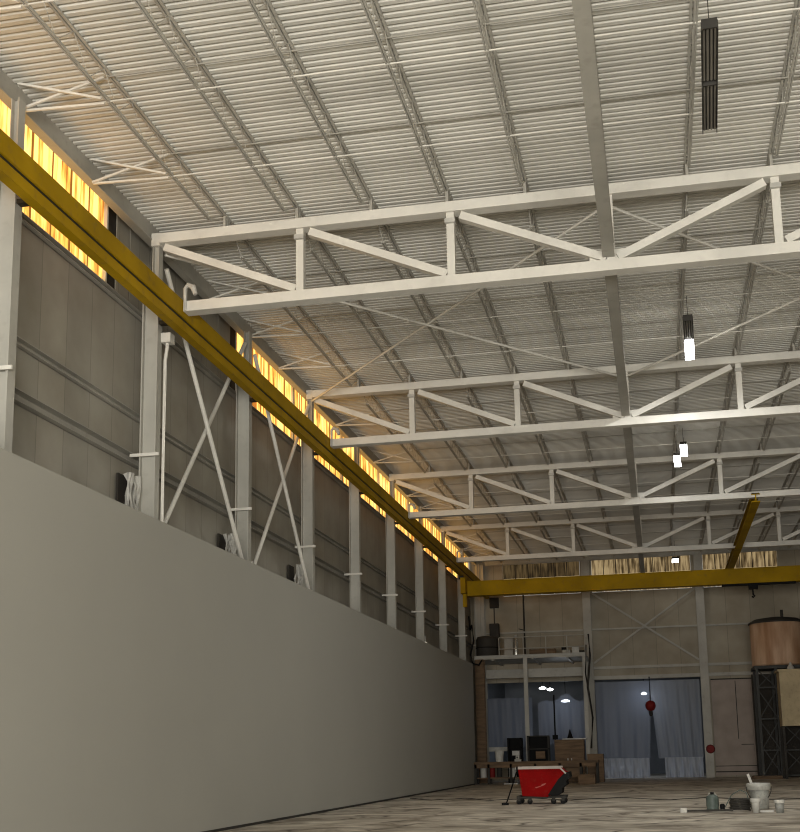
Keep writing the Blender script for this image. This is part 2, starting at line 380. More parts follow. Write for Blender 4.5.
# loose wrap behind columns
def wrap(y, z0, z1, lab):
    m = MB()
    for k in range(9):
        pts = []; x = XC - .35 + random.uniform(-.1, .1); yy = y + random.uniform(-.22, .22)
        for j in range(6):
            pts.append((x + random.uniform(-.06, .06), yy + random.uniform(-.08, .08), z1 - (z1 - z0) * j / 5 * random.uniform(.8, 1)))
        m.tube(pts, [random.uniform(.02, .06) for _ in pts], 6)
    t = thing('torn_insulation', lab, 'insulation', (XC - .35, y, z0))
    m.build('crumpled_sheet', WHITE, t)
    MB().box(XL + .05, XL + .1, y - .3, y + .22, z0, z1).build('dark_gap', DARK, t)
wrap(23.15, 6.35, 7.75, 'torn white and dark insulation bundle beside the second left column')
wrap(29.1, 6.35, 7.5, 'torn insulation bundle beside the third left column at the partition top')
wrap(35.1, 6.35, 7.6, 'torn insulation bundle beside the fourth left column at the partition top')
for y, z, w in ((29.35, 6.5, 'third'), (53.0, 6.75, 'seventh')):
    t = thing('wall_lamp', 'small white lamp on the partition top by the %s left column' % w, 'lamp', (XC + .12, y, z - .15))
    MB().tube([(XC + .12, y, z - .15), (XC + .12, y, z + .3)], .03, 8).build('stem', WHITE, t)
    MB().lathe(XC + .12, y, [(.03, z - .22), (.10, z - .16), (.10, z - .02), (.03, z + .02)], 12).build('lamp_head', emit('small_lamp_glow', (1, .93, .75), .9), t)

# ------------------------------------------------------------------ roof trusses
VX = [-7.29 + 3.395 * i for i in range(6)]
def truss():
    t = thing('roof_truss', '', 'truss', (0, 0, 0), 'roof trusses across the hall')
    lbuild(MB().box(XC, 9.6, -.16, .16, 13.19, 13.42), 'top_chord', STEEL, t, bevel=.008)
    lbuild(MB().box(-9.985, 9.6, -.16, .16, 11.49, 11.73), 'bottom_chord', STEEL, t, bevel=.008)
    for i, x in enumerate(VX):
        v = lbuild(MB().bar((x, 0, 11.73), (x, 0, 13.19), .17, .18, up=(0, 1, 0)), 'vertical_strut', STEEL, t)
        if i != 2: lbuild(MB().box(x - .11, x + .11, -.17, .0, 12.93, 13.03), 'cap_plate', WHITE, v)
    tops = [-10.72] + VX
    for i in range(3):   # falling towards the middle
        lbuild(MB().bar((tops[i] + .22, 0, 13.11), (tops[i + 1] - .10, 0, 11.80), .20, .17), 'diagonal_strut', STEEL, t)
    ends = VX + [9.6]
    for i in range(2, 5):
        lbuild(MB().bar((ends[i] + .14, 0, 11.80), (ends[i + 1] - .2, 0, 13.11), .20, .17), 'diagonal_strut', STEEL, t)
    lbuild(MB().box(-.95, -.15, -.02, .02, 11.7, 12.0), 'gusset_plate', STEEL, t)
    lbuild(MB().tube([(-9.93, -.18, 11.5), (-9.93, -.2, 12.0), (-9.86, -.2, 12.08), (-9.74, -.2, 12.02), (-9.68, -.2, 11.84)], [.03, .04, .06, .07, .05], 8), 'end_bracket', WHITE, t)
    return t
T0 = truss()
tl = ['nearest roof truss across the hall', 'second roof truss from the camera', 'third roof truss from the camera', 'fourth and farthest full roof truss, above the yellow bridge']
T0.location = (0, TR[0], 0); T0['label'] = 'pale grey steel ' + tl[0]
for i in (1, 2, 3): dup(T0, (0, TR[i], 0), 'pale grey steel ' + tl[i])
# end frame beam on the end wall
tag(MB().hbeam((XC + .4, 71.3, 13.3), (9.6, 71.5, 13.4), .3, .32, .03, up=(0, 1, 0)).build('end_rafter', STEELD), 'grey rafter beam along the top of the end wall', 'beam')

# longitudinal tie beam
tag(MB().hbeam((-.55, 5, 11.97), (-.55, YE - .3, 11.97), .25, .34, .03).build('tie_beam', STEELD), 'long grey tie beam running down the hall under the trusses', 'beam')

# ------------------------------------------------------------------ open web joists
def joist(L):
    t = thing('roof_joist', '', 'joist', (0, 0, 0), 'open web joists under the roof deck')
    a = MB()
    for s in (-1, 1): a.box(s * .012 if s > 0 else -.055, .055 if s > 0 else -.012, 0.005, L - .005, .10, .138)
    for e in (.01, L - .13): a.box(-.03, .03, e, e + .12, -.155, .10)
    lbuild(a, 'top_chord', JOIST, t)
    b = MB()
    for s in (-1, 1): b.box(s * .008 if s > 0 else -.036, .036 if s > 0 else -.008, 1.0, L - 1.0, -.42, -.375)
    lbuild(b, 'bottom_chord', JOIST, t)
    w = MB(); n = 9; st = (L - 2.0) / n
    for i in range(n):
        y = 1.0 + i * st
        w.tube([(0, y, -.39), (0, y + st / 2, .11)], .008, 4, False); w.tube([(0, y + st / 2, .11), (0, y + st, -.39)], .008, 4, False)
    w.tube([(0, .15, .11), (0, 1.0, -.39)], .014, 4, False).tube([(0, L - .15, .11), (0, L - 1.0, -.39)], .014, 4, False)
    lbuild(w, 'web_bar', JOIST, t)
    return t
J0 = joist(12.0)
BN = ['before the nearest truss', 'between the first and second trusses', 'between the second and third trusses', 'between the third and fourth trusses', 'in the bay before the end wall']
first = True
for b in range(5):
    for k in range(12):
        x = -.55 + 1.7 * (k - 5)
        if b == 0 and x > 5: continue
        lab = 'grey roof joist, %s from left eave, %s' % (ORD[k], BN[b])
        z = 13.58
        if first: J0.location = (x, 11.5, z); J0['label'] = lab; first = False
        else: dup(J0, (x, 11.5 + 12 * b, z), lab)
# bridging rods: a pair (top and bottom of the joists) every 2.8 m
PL = ['nearest', 'middle', 'far']
for b in range(5):
    for j, dy in enumerate((3.4, 6.2, 9.0)):
        y = 11.5 + 12 * b + dy
        for z, w in ((13.17, 'lower'), (13.66, 'upper')):
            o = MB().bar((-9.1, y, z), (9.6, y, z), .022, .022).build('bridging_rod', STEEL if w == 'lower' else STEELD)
            tag(o, 'thin %s bridging rod, %s of three %s' % (w, PL[j], BN[b]), 'rod', 'bridging rods between the joists')
        t = thing('eave_cross_brace', 'pale cross brace at the eave, %s of three %s' % (PL[j], BN[b]), 'brace', (-10.8, y, 13.3), 'cross braces at the left eave')
        MB().bar((-10.79, y - .08, 13.72), (-9.15, y - .08, 13.2), .04, .04).build('falling_rod', STEEL, t)
        MB().bar((-10.79, y, 13.25), (-9.15, y, 13.66), .04, .04).build('rising_rod', STEEL, t)
        MB().bar((-10.79, y + .05, 13.25), (-9.15, y + .05, 13.18), .04, .04).build('flat_rod', STEEL, t)
# plan bracing rods in the bay between trusses one and two
for p, q, lab in (((-10.6, 35.4, 13.08), (-.6, 23.7, 13.08), 'rod crossing from the second truss left end to the first truss middle'),
                  ((-10.6, 23.7, 13.05), (-.6, 35.4, 13.05), 'rod crossing from the first truss left end to the second truss middle'),
                  ((-.5, 23.7, 13.08), (9.6, 35.4, 13.08), 'rod crossing from the first truss middle towards the right'),
                  ((-.5, 35.4, 13.05), (9.6, 23.7, 13.05), 'rod crossing from the second truss middle towards the right')):
    tag(MB().tube([p, q], .036, 6).build('bracing_rod', STEEL), 'thin pale ' + lab, 'rod', 'plan bracing rods under the roof')

# ------------------------------------------------------------------ crane
t = thing('crane_runway', 'long yellow crane runway beam along the left columns', 'crane runway', (-10.1, 5, 11.0))
MB().box(-10.34, -10.0, 3, 71.3, 11.37, 11.76).build('upper_girder', YEL, t)
MB().box(-10.30, -10.04, 3, 71.3, 11.27, 11.37).build('conductor_slot', YELD, t)
MB().box(-10.20, -10.0, 3, 71.3, 11.07, 11.28).build('lower_track', YEL, t)
t = thing('crane_bridge', 'yellow overhead crane bridge girder spanning the far end', 'crane', (0, 62, 10))
MB().box(-9.95, 9.3, 61.9, 62.3, 10.05, 10.80).box(-9.95, 9.3, 61.84, 62.36, 10.03, 10.06).box(-9.95, 9.3, 61.84, 62.36, 10.79, 10.83).build('girder', YEL, t)
MB().box(-10.12, -9.85, 61.2, 63.0, 10.1, 10.95).box(-10.05, -9.85, 61.5, 61.75, 9.4, 10.2).build('end_truck', YEL, t)
for y in (61.4, 62.8): MB().tube([(-10.22, y, 11.0), (-9.98, y, 11.0)], .12, 14).build('wheel', DGREY, t)
t = thing('hoist_trolley', 'dark hoist trolley hanging under the yellow bridge at right', 'hoist', (5.2, 62, 9.8))
MB().box(3.5, 7.2, 61.95, 62.15, 9.93, 10.03).build('trolley_track', BLACK, t)
MB().box(4.85, 5.3, 61.85, 62.2, 9.72, 9.93).build('trolley', BLACK, t)
MB().tube([(5.05, 62.02, 9.75), (5.05, 62.02, 9.45), (5.12, 62.02, 9.36), (5.05, 62.02, 9.3), (4.98, 62.02, 9.36)], .05, 8).build('hook', BLACK, t)
t = thing('monorail_beam', 'yellow monorail beam hung below the third and fourth trusses at right', 'beam', (4.1, 46.5, 11.3))
MB().hbeam((4.2, 47.3, 11.46), (4.2, 71.3, 11.46), .34, .34, .04).build('rail', YEL, t)
MB().box(4.05, 4.35, 47.3, 47.7, 11.62, 11.66).build('hanger_clip', DGREY, t)

# ------------------------------------------------------------------ ceiling lights
FIX = mat('dull_fluorescent_tube', (.20, .185, .155), .4)
def light(x, y0, n, lit, lab, off=0, L=1.55, sl=.04):
    t = thing('ceiling_light', lab, 'ceiling light', (x, y0, 12.5), 'strip lights hung under the roof')
    for k in range(n):
        a = y0 + k * (L + .06)
        P = lambda yy, dx=0, z=0: (x + off * k + sl * (yy - y0) + dx, yy, z)
        MB().bar(P(a, 0, 12.605), P(a + L, 0, 12.605), .24, .11).build('housing', DGREY, t)
        if lit[k]:
            MB().bar(P(a, 0, 12.52), P(a + L, 0, 12.52), .25, .06).build('diffuser', LAMP, t)
            area('strip_light_beam', P(a + L / 2, 0, 12.46), (0, 0, 0), .22, L, 430 if y0 < 40 else 45, (1, .99, .95))
        else:
            m = MB()
            for j in range(4): m.tube([P(a + .05, -.09 + .06 * j, 12.53), P(a + L - .05, -.09 + .06 * j, 12.53)], .02, 8)
            m.build('tube', FIX, t)
            for e in (-.122, .122): MB().bar(P(a, e, 12.525), P(a + L, e, 12.525), .015, .11).build('side_reflector', DGREY, t)
            MB().bar(P(a - .01, 0, 12.55), P(a + .02, 0, 12.55), .26, .12).build('end_cap', DGREY, t)
        for yy in (a + .1, a + L - .1): MB().tube([P(yy, 0, 12.66), P(yy, 0, 13.2)], .008, 5).build('hanger', DGREY, t)
light(1.30, 16.85, 2, (0, 0), 'dark unlit strip light hanging in the nearest bay')
light(1.24, 29.45, 2, (0, 1), 'strip light with dark near half and glowing far half')
light(1.35, 42.3, 2, (1, 1), 'glowing strip light pair between the second and third trusses', -.28)
t = thing('ceiling_light', 'small glowing lamp above the yellow bridge by the end wall', 'ceiling light', (1.33, 69, 12.3), 'strip lights hung under the roof')
MB().box(1.15, 1.55, 68.6, 69.4, 12.56, 12.7).build('housing', DGREY, t); MB().box(1.17, 1.53, 68.62, 69.38, 12.46, 12.56).build('diffuser', LAMP, t)
MB().tube([(1.35, 69, 12.7), (1.35, 69, 13.7)], .012, 5).build('hanger', DGREY, t)

# ------------------------------------------------------------------ end wall steel
for x, lab in ((-10.6, 'in the left corner'), (-4.05, 'left of the plastic doorway'), (2.72, 'right of the plastic doorway'), (9.5, 'by the right corner')):
    t = thing('end_column', 'pale grey end wall column ' + lab, 'column', (x, 71.7, 0), 'end wall columns')
    MB().hbeam((x, 71.72, 0), (x, 71.72, 13.25), .48, .5, .04, up=(0, 1, 0)).build('shaft', STEELD, t)
for (p, q, lab) in (((-3.75, 71.5, 11.2), (2.45, 71.5, 6.9), 'end wall brace falling to the right'), ((-3.75, 71.62, 6.9), (2.45, 71.62, 11.2), 'end wall brace rising to the right')):
    tag(MB().bar(p, q, .05, .14, up=(0, 1, 0)).bar(p, q, .12, .03, up=(0, 1, 0)).build('end_wall_brace', STEELD), 'grey ' + lab, 'brace', 'end wall cross braces')
for z, h, lab in ((8.97, .10, 'upper horizontal girt on the end wall'), (6.62, .16, 'lower horizontal girt on the end wall above the doorway'), (6.02, .2, 'door header girt on the end wall over the plastic doorway')):
    for x0, x1, s in ((-10.35, -4.35, 'left stretch'), (-3.8, 2.48, 'middle stretch'), (2.98, 9.2, 'right stretch')):
        if z < 7 and x0 < -5: continue
        tag(MB().box(x0, x1, 71.82, 71.99, z - h / 2, z + h / 2).build('end_girt', STEELD), lab + ', ' + s, 'girt', 'end wall girts')
# big door panel right of doorway
t = thing('sliding_door', 'pinkish grey sliding door panel right of the plastic doorway', 'door', (4.2, 71.9, 0))
MB().box(3.05, 5.4, 71.8, 71.9, .1, 5.75).build('door_leaf', mat('pinkish_grey_sheet', (.34, .28, .24), .6, var=.08), t)
MB().box(4.44, 4.48, 71.77, 71.8, 2.2, 5.6).box(4.6, 5.3, 71.77, 71.8, 1.85, 1.89).box(3.05, 5.4, 71.76, 71.8, .62, .66).box(3.05, 5.4, 71.76, 71.8, .28, .34).box(3.05, 5.4, 71.76, 71.8, 5.68, 5.75).build('door_rail', DGREY, t)

# ------------------------------------------------------------------ polythene
def sheet(x0, x1, y, ztop, zbot, folds, amp, nx=60, nz=24, seed=0, gather=None):
    rnd = random.Random(seed); ph = [rnd.uniform(0, 6.28) for _ in range(6)]
    vs = []; fs = []
    for j in range(nz + 1):
        v = j / nz
        for i in range(nx + 1):
            u = i / nx
            x = x0 + (x1 - x0) * u
            if gather: x = gather(x, v)
            d = amp * (math.sin(folds * 6.28 * u + ph[0] + v * 1.5) + .5 * math.sin(folds * 2.3 * 6.28 * u + ph[1] - v * 2) + .3 * math.sin(9 * v + ph[2] + u * 7))
            zt = ztop(u) if callable(ztop) else ztop
            zb = zbot(u) if callable(zbot) else zbot
            vs.append((x, y + d * (.35 + .65 * v), zt + (zb - zt) * v))
    for j in range(nz):
        for i in range(nx):
            a = j * (nx + 1) + i; fs.append((a, a + 1, a + nx + 2, a + nx + 1))
    return MB().add(vs, fs)
t = thing('plastic_curtain', 'left translucent plastic sheet of the wide doorway', 'curtain', (-2.2, 71.7, 0))
sheet(-3.75, -.45, 71.75, 5.75, 1.15, 3, .024, seed=1, gather=lambda x, v: x - .25 * v * (x + 3.75) / 3.3).build('sheet', PLAST, t, True)
sheet(-3.6, -.75, 71.55, 1.2, .04, 5, .16, seed=2).build('crumpled_hem', PLASTW, t, True)
t = thing('plastic_curtain', 'right translucent plastic sheet of the wide doorway', 'curtain', (1.1, 71.7, 0))
sheet(-.55, 2.4, 71.68, 5.75, 1.15, 4, .03, seed=3, gather=lambda x, v: x + .35 * v * max(0, (2.4 - x)) / 2.95).build('sheet', PLAST2, t, True)
sheet(.15, 2.35, 71.5, 1.2, .04, 4, .16, seed=4).build('crumpled_hem', PLASTW, t, True)
scal = lambda u: 4.55 + .42 * math.sin(max(0, min(1, (u - .1) / .9)) * 3.14) + .15 * math.sin(u * 14)
t = thing('plastic_curtain', 'plastic sheet hung in the left half of the opening under the platform', 'curtain', (-8.5, 71.6, 2))
sheet(-10.35, -7.6, 71.65, 4.95, 2.0, 3, .03, seed=5).build('sheet', PLAST, t, True)
t = thing('plastic_curtain', 'scallop topped plastic sheet in the right half of the opening under the platform', 'curtain', (-5.7, 71.6, 2))
sheet(-7.25, -4.2, 71.65, scal, 2.1, 4, .035, seed=6).build('sheet', PLAST, t, True)
tag(MB().box(-10.3, -8.6, 71.35, 71.5, 1.75, 2.0).build('ledge', WHITE), 'white ledge under the left plastic sheet', 'ledge')
# hanging red hook block in the doorway
t = thing('hook_block', 'round red hook block hanging before the plastic doorway', 'hook block', (-.52, 71.2, 3.6))
MB().lathe(-.52, 71.2, [(.05, 3.92), (.2, 3.98), (.29, 4.12), (.31, 4.25), (.27, 4.42), (.15, 4.52), (.04, 4.55)], 18).build('block', REDG, t, True)
MB().lathe(-.52, 71.2, [(.05, 3.62), (.1, 3.68), (.12, 3.92)], 12).build('swivel', DGREY, t)
MB().tube([(-.52, 71.2, 4.5), (-.52, 71.2, 5.9)], .02, 6).build('cable', BLACK, t)
MB().box(-.56, -.48, 71.2, 71.85, 5.88, 5.96).build('arm', DGREY, t)
t = thing('fire_bell', 'round dark red bell on the column right of the doorway', 'bell', (2.8, 71.4, 1.5))
MB().tube([(2.8, 71.46, 1.64), (2.8, 71.3, 1.64)], [.26, .2], 20).build('dome', REDG, t)
# next room lamps and things
for x, y, z, r, lab in ((-7.35, 76, 5.75, .22, 'left bright ceiling lamp in the room behind the platform'), (-7.05, 78, 5.75, .2, 'middle bright ceiling lamp in the room behind the platform'), (-5.75, 74, 4.8, .26, 'low bright lamp glowing behind the scallop topped sheet'), (-.9, 73.6, 5.1, .16, 'bright lamp behind the top of the doorway plastic')):
    t = thing('room_lamp', lab, 'lamp', (x, y, z), 'lamps in the room behind')
    MB().lathe(x, y, [(.05, z - .1), (r, z - .06), (r, z), (.05, z + .08)], 14).build('bulb', LAMPB, t)
    MB().tube([(x, y, z + .05), (x, y, 6.9)], .02, 6).build('cord', BLACK, t)
for i, (x, y) in enumerate(((-6.9, 76.5), (-.8, 76.0))): area('room_lamp_light', (x, y, 5.9), (0, 0, 0), 1.6, 1.6, (34, 40)[i], (.75, .85, 1.0))
area('room_lamp_light', (-.9, 72.9, 4.95), (math.radians(-70), 0, 0), .3, .3, 9, (.8, .88, 1.0)); area('room_lamp_light', (-5.75, 73.0, 4.5), (math.radians(-70), 0, 0), .3, .3, 7, (.8, .88, 1.0))

# ------------------------------------------------------------------ platform, posts and goods
t = thing('mezzanine', 'grey steel storage platform against the end wall at left', 'platform', (-7.2, 67, 7))
MB().box(-10.35, -3.95, 66.9, 71.4, 7.0, 7.06).build('deck', STEELD, t)
MB().hbeam((-10.35, 66.95, 7.08), (-3.95, 66.95, 7.08), .2, .22, .03).build('edge_beam', COLM, t)
MB().box(-9.9, -4.05, 68.2, 68.35, 5.95, 6.45).build('lower_fascia', STEELD, t)
for x, w, m_ in ((-7.42, .22, COLM), (-10.05, .5, BROWN), (-4.05, .22, STEELD)):
    MB().hbeam((x, 67.0, 0), (x, 67.0, 6.98), w, w, .03, up=(0, 1, 0)).build('post', m_, t)
r = MB()
for z in (7.55, 8.2): r.tube([(-8.9, 66.95, z), (-3.98, 66.95, z)], .03, 6)
for x in (-8.9, -7.5, -6.2, -5.0, -3.98): r.tube([(x, 66.95, 7.18), (x, 66.95, 8.2)], .03, 6)
r.build('guard_rail', STEELD, t)
for x in (-9.3, -7.0, -5.0): MB().bar((x, 67, 7.0), (x, 71.4, 7.0), .12, .2).build('joist', STEELD, t)

def item(name, label, cat, mb, m, smooth=False, group=None, bevel=0): return tag(mb.build(name, m, None, smooth, bevel), label, cat, group)
t = thing('storage_tank', 'dark squat tank at the left end of the platform', 'tank', (-9.7, 68, 7.06))
MB().lathe(-9.75, 68.0, [(.6, 7.06), (.64, 7.15), (.64, 8.2), (.55, 8.38), (.3, 8.42)], 20).build('shell', DGREY, t, True); MB().lathe(-9.75, 68, [(.67, 7.7), (.67, 7.76)], 20).build('band', BLACK, t)
item('carton', 'dark box standing behind the tank on the platform', 'box', MB().box(-9.75, -9.2, 69.2, 69.8, 7.06, 9.3), DGREY, bevel=.02)
t = thing('gas_bottle', 'small bright metal bottle behind the platform rail', 'bottle', (-7.95, 67.6, 7.06))
MB().lathe(-8.0, 67.6, [(.12, 7.06), (.14, 7.2), (.14, 7.95), (.06, 8.15), (.05, 8.3)], 14).build('bottle_body', mat('polished_metal', (.7, .7, .66), .25, metal=.8), t, True)
MB().lathe(-8.0, 67.6, [(.07, 8.3), (.07, 8.38)], 10).build('cap', WHITE, t)
item('storage_cabinet', 'grey upright cabinet between the tank and the bottle on the platform', 'cabinet', MB().box(-8.75, -8.25, 68.2, 68.7, 7.06, 8.3).box(-8.7, -8.3, 68.17, 68.2, 7.15, 8.2), STEELD)
t = thing('timber_crate', 'low dark timber crate on the middle of the platform', 'crate', (-6.5, 67.6, 7.06))
m = MB().box(-7.2, -5.7, 67.4, 68.1, 7.1, 7.5)
for x in (-7.2, -6.45, -5.78): m.box(x, x + .08, 67.36, 67.4, 7.06, 7.52)
m.build('crate_body', BROWN, t)
for k, (x, w, h, mm) in enumerate(((-5.3, .45, .35, STEELD), (-4.75, .4, .5, WHITE), (-4.35, .3, .3, DGREY), (-5.35, .3, .2, BLACK))):
    item('carton', ('grey small box', 'pale taller box', 'dark small box', 'black case stacked on the grey small box')[k] + ' at the right end of the platform', 'box',
         MB().box(x, x + w, 67.4, 67.8, 7.06 + (.35 if k == 3 else 0), 7.06 + h + (.35 if k == 3 else 0)), mm, bevel=.01)
t = thing('control_box', 'dark control box on the end wall under the bridge, far left', 'box', (-8.9, 71.8, 9.9))
MB().box(-10.05, -9.5, 71.7, 71.99, 10.55, 11.2).build('enclosure', DARK, t, bevel=.02); MB().tube([(-9.8, 71.9, 10.55), (-9.8, 71.9, 8.9)], .03, 6).build('cable', DGREY, t)
item('wall_pipe', 'thin dark pipe up the end wall left of the girt', 'pipe', MB().tube([(-7.95, 71.9, 7.1), (-7.95, 71.9, 11.3)], .05, 8).tube([(-8.3, 71.88, 9.2), (-7.95, 71.88, 9.1)], .03, 6), DGREY)
t = thing('cable_coil', 'dark looped cable hanging off the corner by the platform', 'cable', (-10.3, 65.8, 6.6))
pts = [(-10.45, 65.9, 9.4), (-10.4, 65.9, 8.6), (-10.3, 65.9, 8.9), (-10.2, 65.9, 8.0), (-10.4, 65.9, 7.2), (-10.3, 65.9, 6.7), (-9.95, 66.0, 6.6), (-9.8, 66.1, 6.9)]
MB().tube(pts, .05, 8).build('loop', BLACK, t, True)

# work bench
t = thing('work_bench', 'long low timber bench in front of the platform', 'bench', (-6.7, 63.2, 0))
MB().box(-10.0, -3.3, 63.0, 63.9, 1.06, 1.18).build('bench_top', BROWN, t)
MB().box(-9.9, -3.4, 63.1, 63.8, .30, .36).box(-9.9, -3.4, 63.0, 63.06, .86, 1.06).build('lower_shelf', BROWN, t)
for x in (-9.9, -9.2, -8.0, -6.7, -5.4, -4.3, -3.45):
    for y in (63.05, 63.8): MB().box(x, x + .12, y - .05, y + .07, 0, 1.06).build('leg', DGREY, t)
for k, (x, w, h, mm, nm, lab) in enumerate(((-9.65, .35, .55, WHITE, 'tin', 'pale tin'), (-9.15, .3, .6, REDG, 'tin', 'reddish tin'), (-8.75, .28, .5, DGREY, 'tin', 'dark tin'), (-8.1, .4, .55, WHITE, 'tin', 'white drum'), (-7.5, .6, .35, BLACK, 'carton', 'black box'), (-5.0, .7, .45, BROWN, 'carton', 'brown box'))):
    mb = MB().lathe(x + w / 2, 63.45, [(w / 2, .36), (w / 2, .36 + h * .94), (w / 2 - .02, .36 + h)], 14) if nm == 'tin' else MB().box(x, x + w, 63.2, 63.7, .36, .36 + h)
    item(nm, lab + ' on the shelf under the long bench', 'tin' if nm == 'tin' else 'box', mb, mm)
item('steel_strip_lamp', 'bright metal strip lying under the bench by the partition end', 'strip', MB().box(-8.3, -7.55, 62.7, 62.85, .0, .06), WHITE)
t = thing('bench_vise', 'pale lump of a vise on the left part of the bench', 'vise', (-7.6, 63.3, 1.18))
MB().box(-7.75, -7.4, 63.2, 63.5, 1.18, 1.30).box(-7.68, -7.48, 63.15, 63.6, 1.30, 1.5).build('vise_body', STEELD, t); MB().tube([(-7.58, 63.15, 1.4), (-7.58, 62.9, 1.4)], .03, 8).build('screw', DGREY, t)
item('bucket', 'white bucket standing on the bench at left', 'bucket', MB().lathe(-8.6, 63.5, [(.2, 1.18), (.25, 1.75), (.27, 1.78)], 16), WHITE)
# racks behind the bench
def rack(name, label, x0, x1, z1, y, m_, n, cat='rack'):
    t = thing(name, label, cat, ((x0 + x1) / 2, y, 0))
    f = MB()
    for x in (x0, x1 - .08):
        for yy in (y, y + .6): f.box(x, x + .08, yy, yy + .08, 0, z1)
    f.build('frame', m_, t)
    for k in range(n):
        z = .4 + (z1 - .45) * k / (n - 1); MB().box(x0, x1, y, y + .68, z, z + .05).build('shelf', m_, t)
    MB().box(x0 + .05, x1 - .05, y + .6, y + .63, .3, z1).build('back_panel', BLACK, t)
    return t
rack('shelf_rack', 'black shelf rack left of the pale platform post', -8.35, -7.55, 2.45, 65.0, BLACK, 5)
rack('shelf_rack', 'dark shelf rack right of the pale platform post', -7.25, -6.05, 2.55, 65.0, DGREY, 4)
for k, (x, z, w, h, mm) in enumerate(((-8.2, .5, .5, .35, DGREY), (-8.1, 1.5, .4, .25, WHITE), (-7.0, .5, .6, .5, WHITE), (-6.8, 1.3, .5, .4, BROWN))):
    item('carton', ('grey box low in the black rack', 'pale box high in the black rack', 'white box low in the dark rack', 'brown box high in the dark rack')[k], 'box', MB().box(x, x + w, 65.1, 65.5, z, z + h), mm)
t = thing('tool_cabinet', 'brown timber cabinet with paired doors behind the bench at right', 'cabinet', (-4.9, 65.3, 0))
MB().box(-5.75, -4.15, 65.0, 65.8, 0, 2.3).build('cabinet_body', BROWN, t, bevel=.02)
for x in (-5.7, -4.92): 
    d = MB().box(x, x + .74, 64.96, 65.0, .1, 2.2).build('door', BROWN, t); MB().lathe(x + (.66 if x < -5.3 else .08), 64.93, [(.03, 1.1), (.03, 1.3)], 8).build('handle', WHITE, d)
item('timber_board', 'pale board top lying on the brown timber cabinet', 'board', MB().box(-5.3, -4.0, 64.9, 65.85, 2.3, 2.36), WHITE)
t = thing('standing_fan', 'small black object on a board on the timber cabinet', 'fan', (-4.9, 65.3, 2.36))
MB().lathe(-4.9, 65.3, [(.18, 2.36), (.12, 2.5), (.06, 2.7), (.02, 2.85)], 12).build('fan_body', BLACK, t)
t = thing('floor_pole', 'thin dark vertical pole in front of the scallop topped sheet', 'pole', (-6.2, 68, 0))
MB().tube([(-5.95, 68, 0), (-5.95, 68, 4.9)], .045, 8).build('shaft', BLACK, t); MB().box(-6.1, -5.8, 67.9, 68.1, 2.35, 2.6).build('switch_box', BLACK, t)
item('carton', 'large brown carton on the floor right of the hopper', 'box', MB().box(-3.95, -3.1, 64.3, 65.1, 0, 1.5), BROWN, bevel=.02)
item('carton', 'low brown carton on the floor behind the red hopper', 'box', MB().box(-4.2, -3.35, 60.2, 61.0, 0, .5), BROWN, bevel=.02)
item('hanging_rope', 'dark ropes hanging at the platform right end', 'rope', MB().tube([(-3.75, 66.7, 8.2), (-3.7, 66.7, 7.0), (-3.9, 66.7, 5.2), (-3.7, 66.7, 3.5), (-3.85, 66.7, 1.8)], .06, 6).tube([(-3.9, 66.75, 7.6), (-4.0, 66.75, 6), (-3.8, 66.75, 4.4)], .04, 6), DGREY, True)

# ------------------------------------------------------------------ red tipping hopper
hy = 38.3
t = thing('tipping_hopper', 'red self-tipping hopper on casters standing on the open floor', 'hopper', (-3.85, hy, 0))
body = [(-4.55, 1.12), (-4.43, .26), (-3.62, .22), (-3.40, .45), (-3.22, .72), (-3.02, .86), (-2.98, .95), (-3.20, 1.12)]
MB().prism(body, hy - .45, hy + .55).build('bin', RED, t, bevel=.015)
rim = MB().box(-4.60, -3.20, hy - .50, hy - .44, 1.10, 1.18).box(-4.60, -3.20, hy + .54, hy + .60, 1.10, 1.18).box(-4.62, -4.54, hy - .50, hy + .6, 1.10, 1.18)
rim.bar((-3.22, hy - .47, 1.15), (-3.02, hy - .47, .95), .05, .05)
rim.build('rim', mat('worn_pale_rim', (.40, .35, .31), .6), t)
MB().prism([(-3.62, .28), (-3.45, .52), (-3.28, .76), (-3.05, .98), (-2.92, 1.0), (-2.90, .84), (-3.02, .72), (-3.0, .6), (-3.16, .5), (-3.18, .34), (-3.3, .27)], hy - .48, hy + .5).build('rocker', BLACK, t)
MB().box(-4.62, -3.05, hy - .42, hy - .34, .19, .24).box(-4.62, -3.05, hy + .44, hy + .52, .18, .26).box(-4.62, -4.5, hy - .4, hy + .5, .18, .26).box(-3.15, -3.05, hy - .4, hy + .5, .18, .26).build('base_frame', DGREY, t)
for x in (-4.55, -4.2, -3.45, -3.15):
    for y in (hy - .36, hy + .46):
        if x in (-4.2, -3.45) and y > hy: continue
        w = MB().tube([(x, y - .03, .085), (x, y + .03, .085)], .085, 14).build('caster_wheel', BLACK, t)
        MB().box(x - .05, x + .05, y - .045, y + .045, .10, .19).build('caster_fork', DGREY, w)
MB().prism([(-3.98, .50), (-3.70, .60), (-3.66, .66), (-3.78, .63), (-3.84, .57), (-4.02, .53)], hy - .458, hy - .449).build('worn_decal', mat('faded_decal', (.36, .06, .045), .6), t)
item('pry_bar', 'thin dark bar leaning up from the floor left of the red hopper', 'bar', MB().tube([(-4.92, 37.6, .03), (-4.80, 38.4, .6), (-4.72, 38.9, 1.0)], .025, 6).box(-5.05, -4.85, 37.5, 37.7, 0, .07), BLACK)
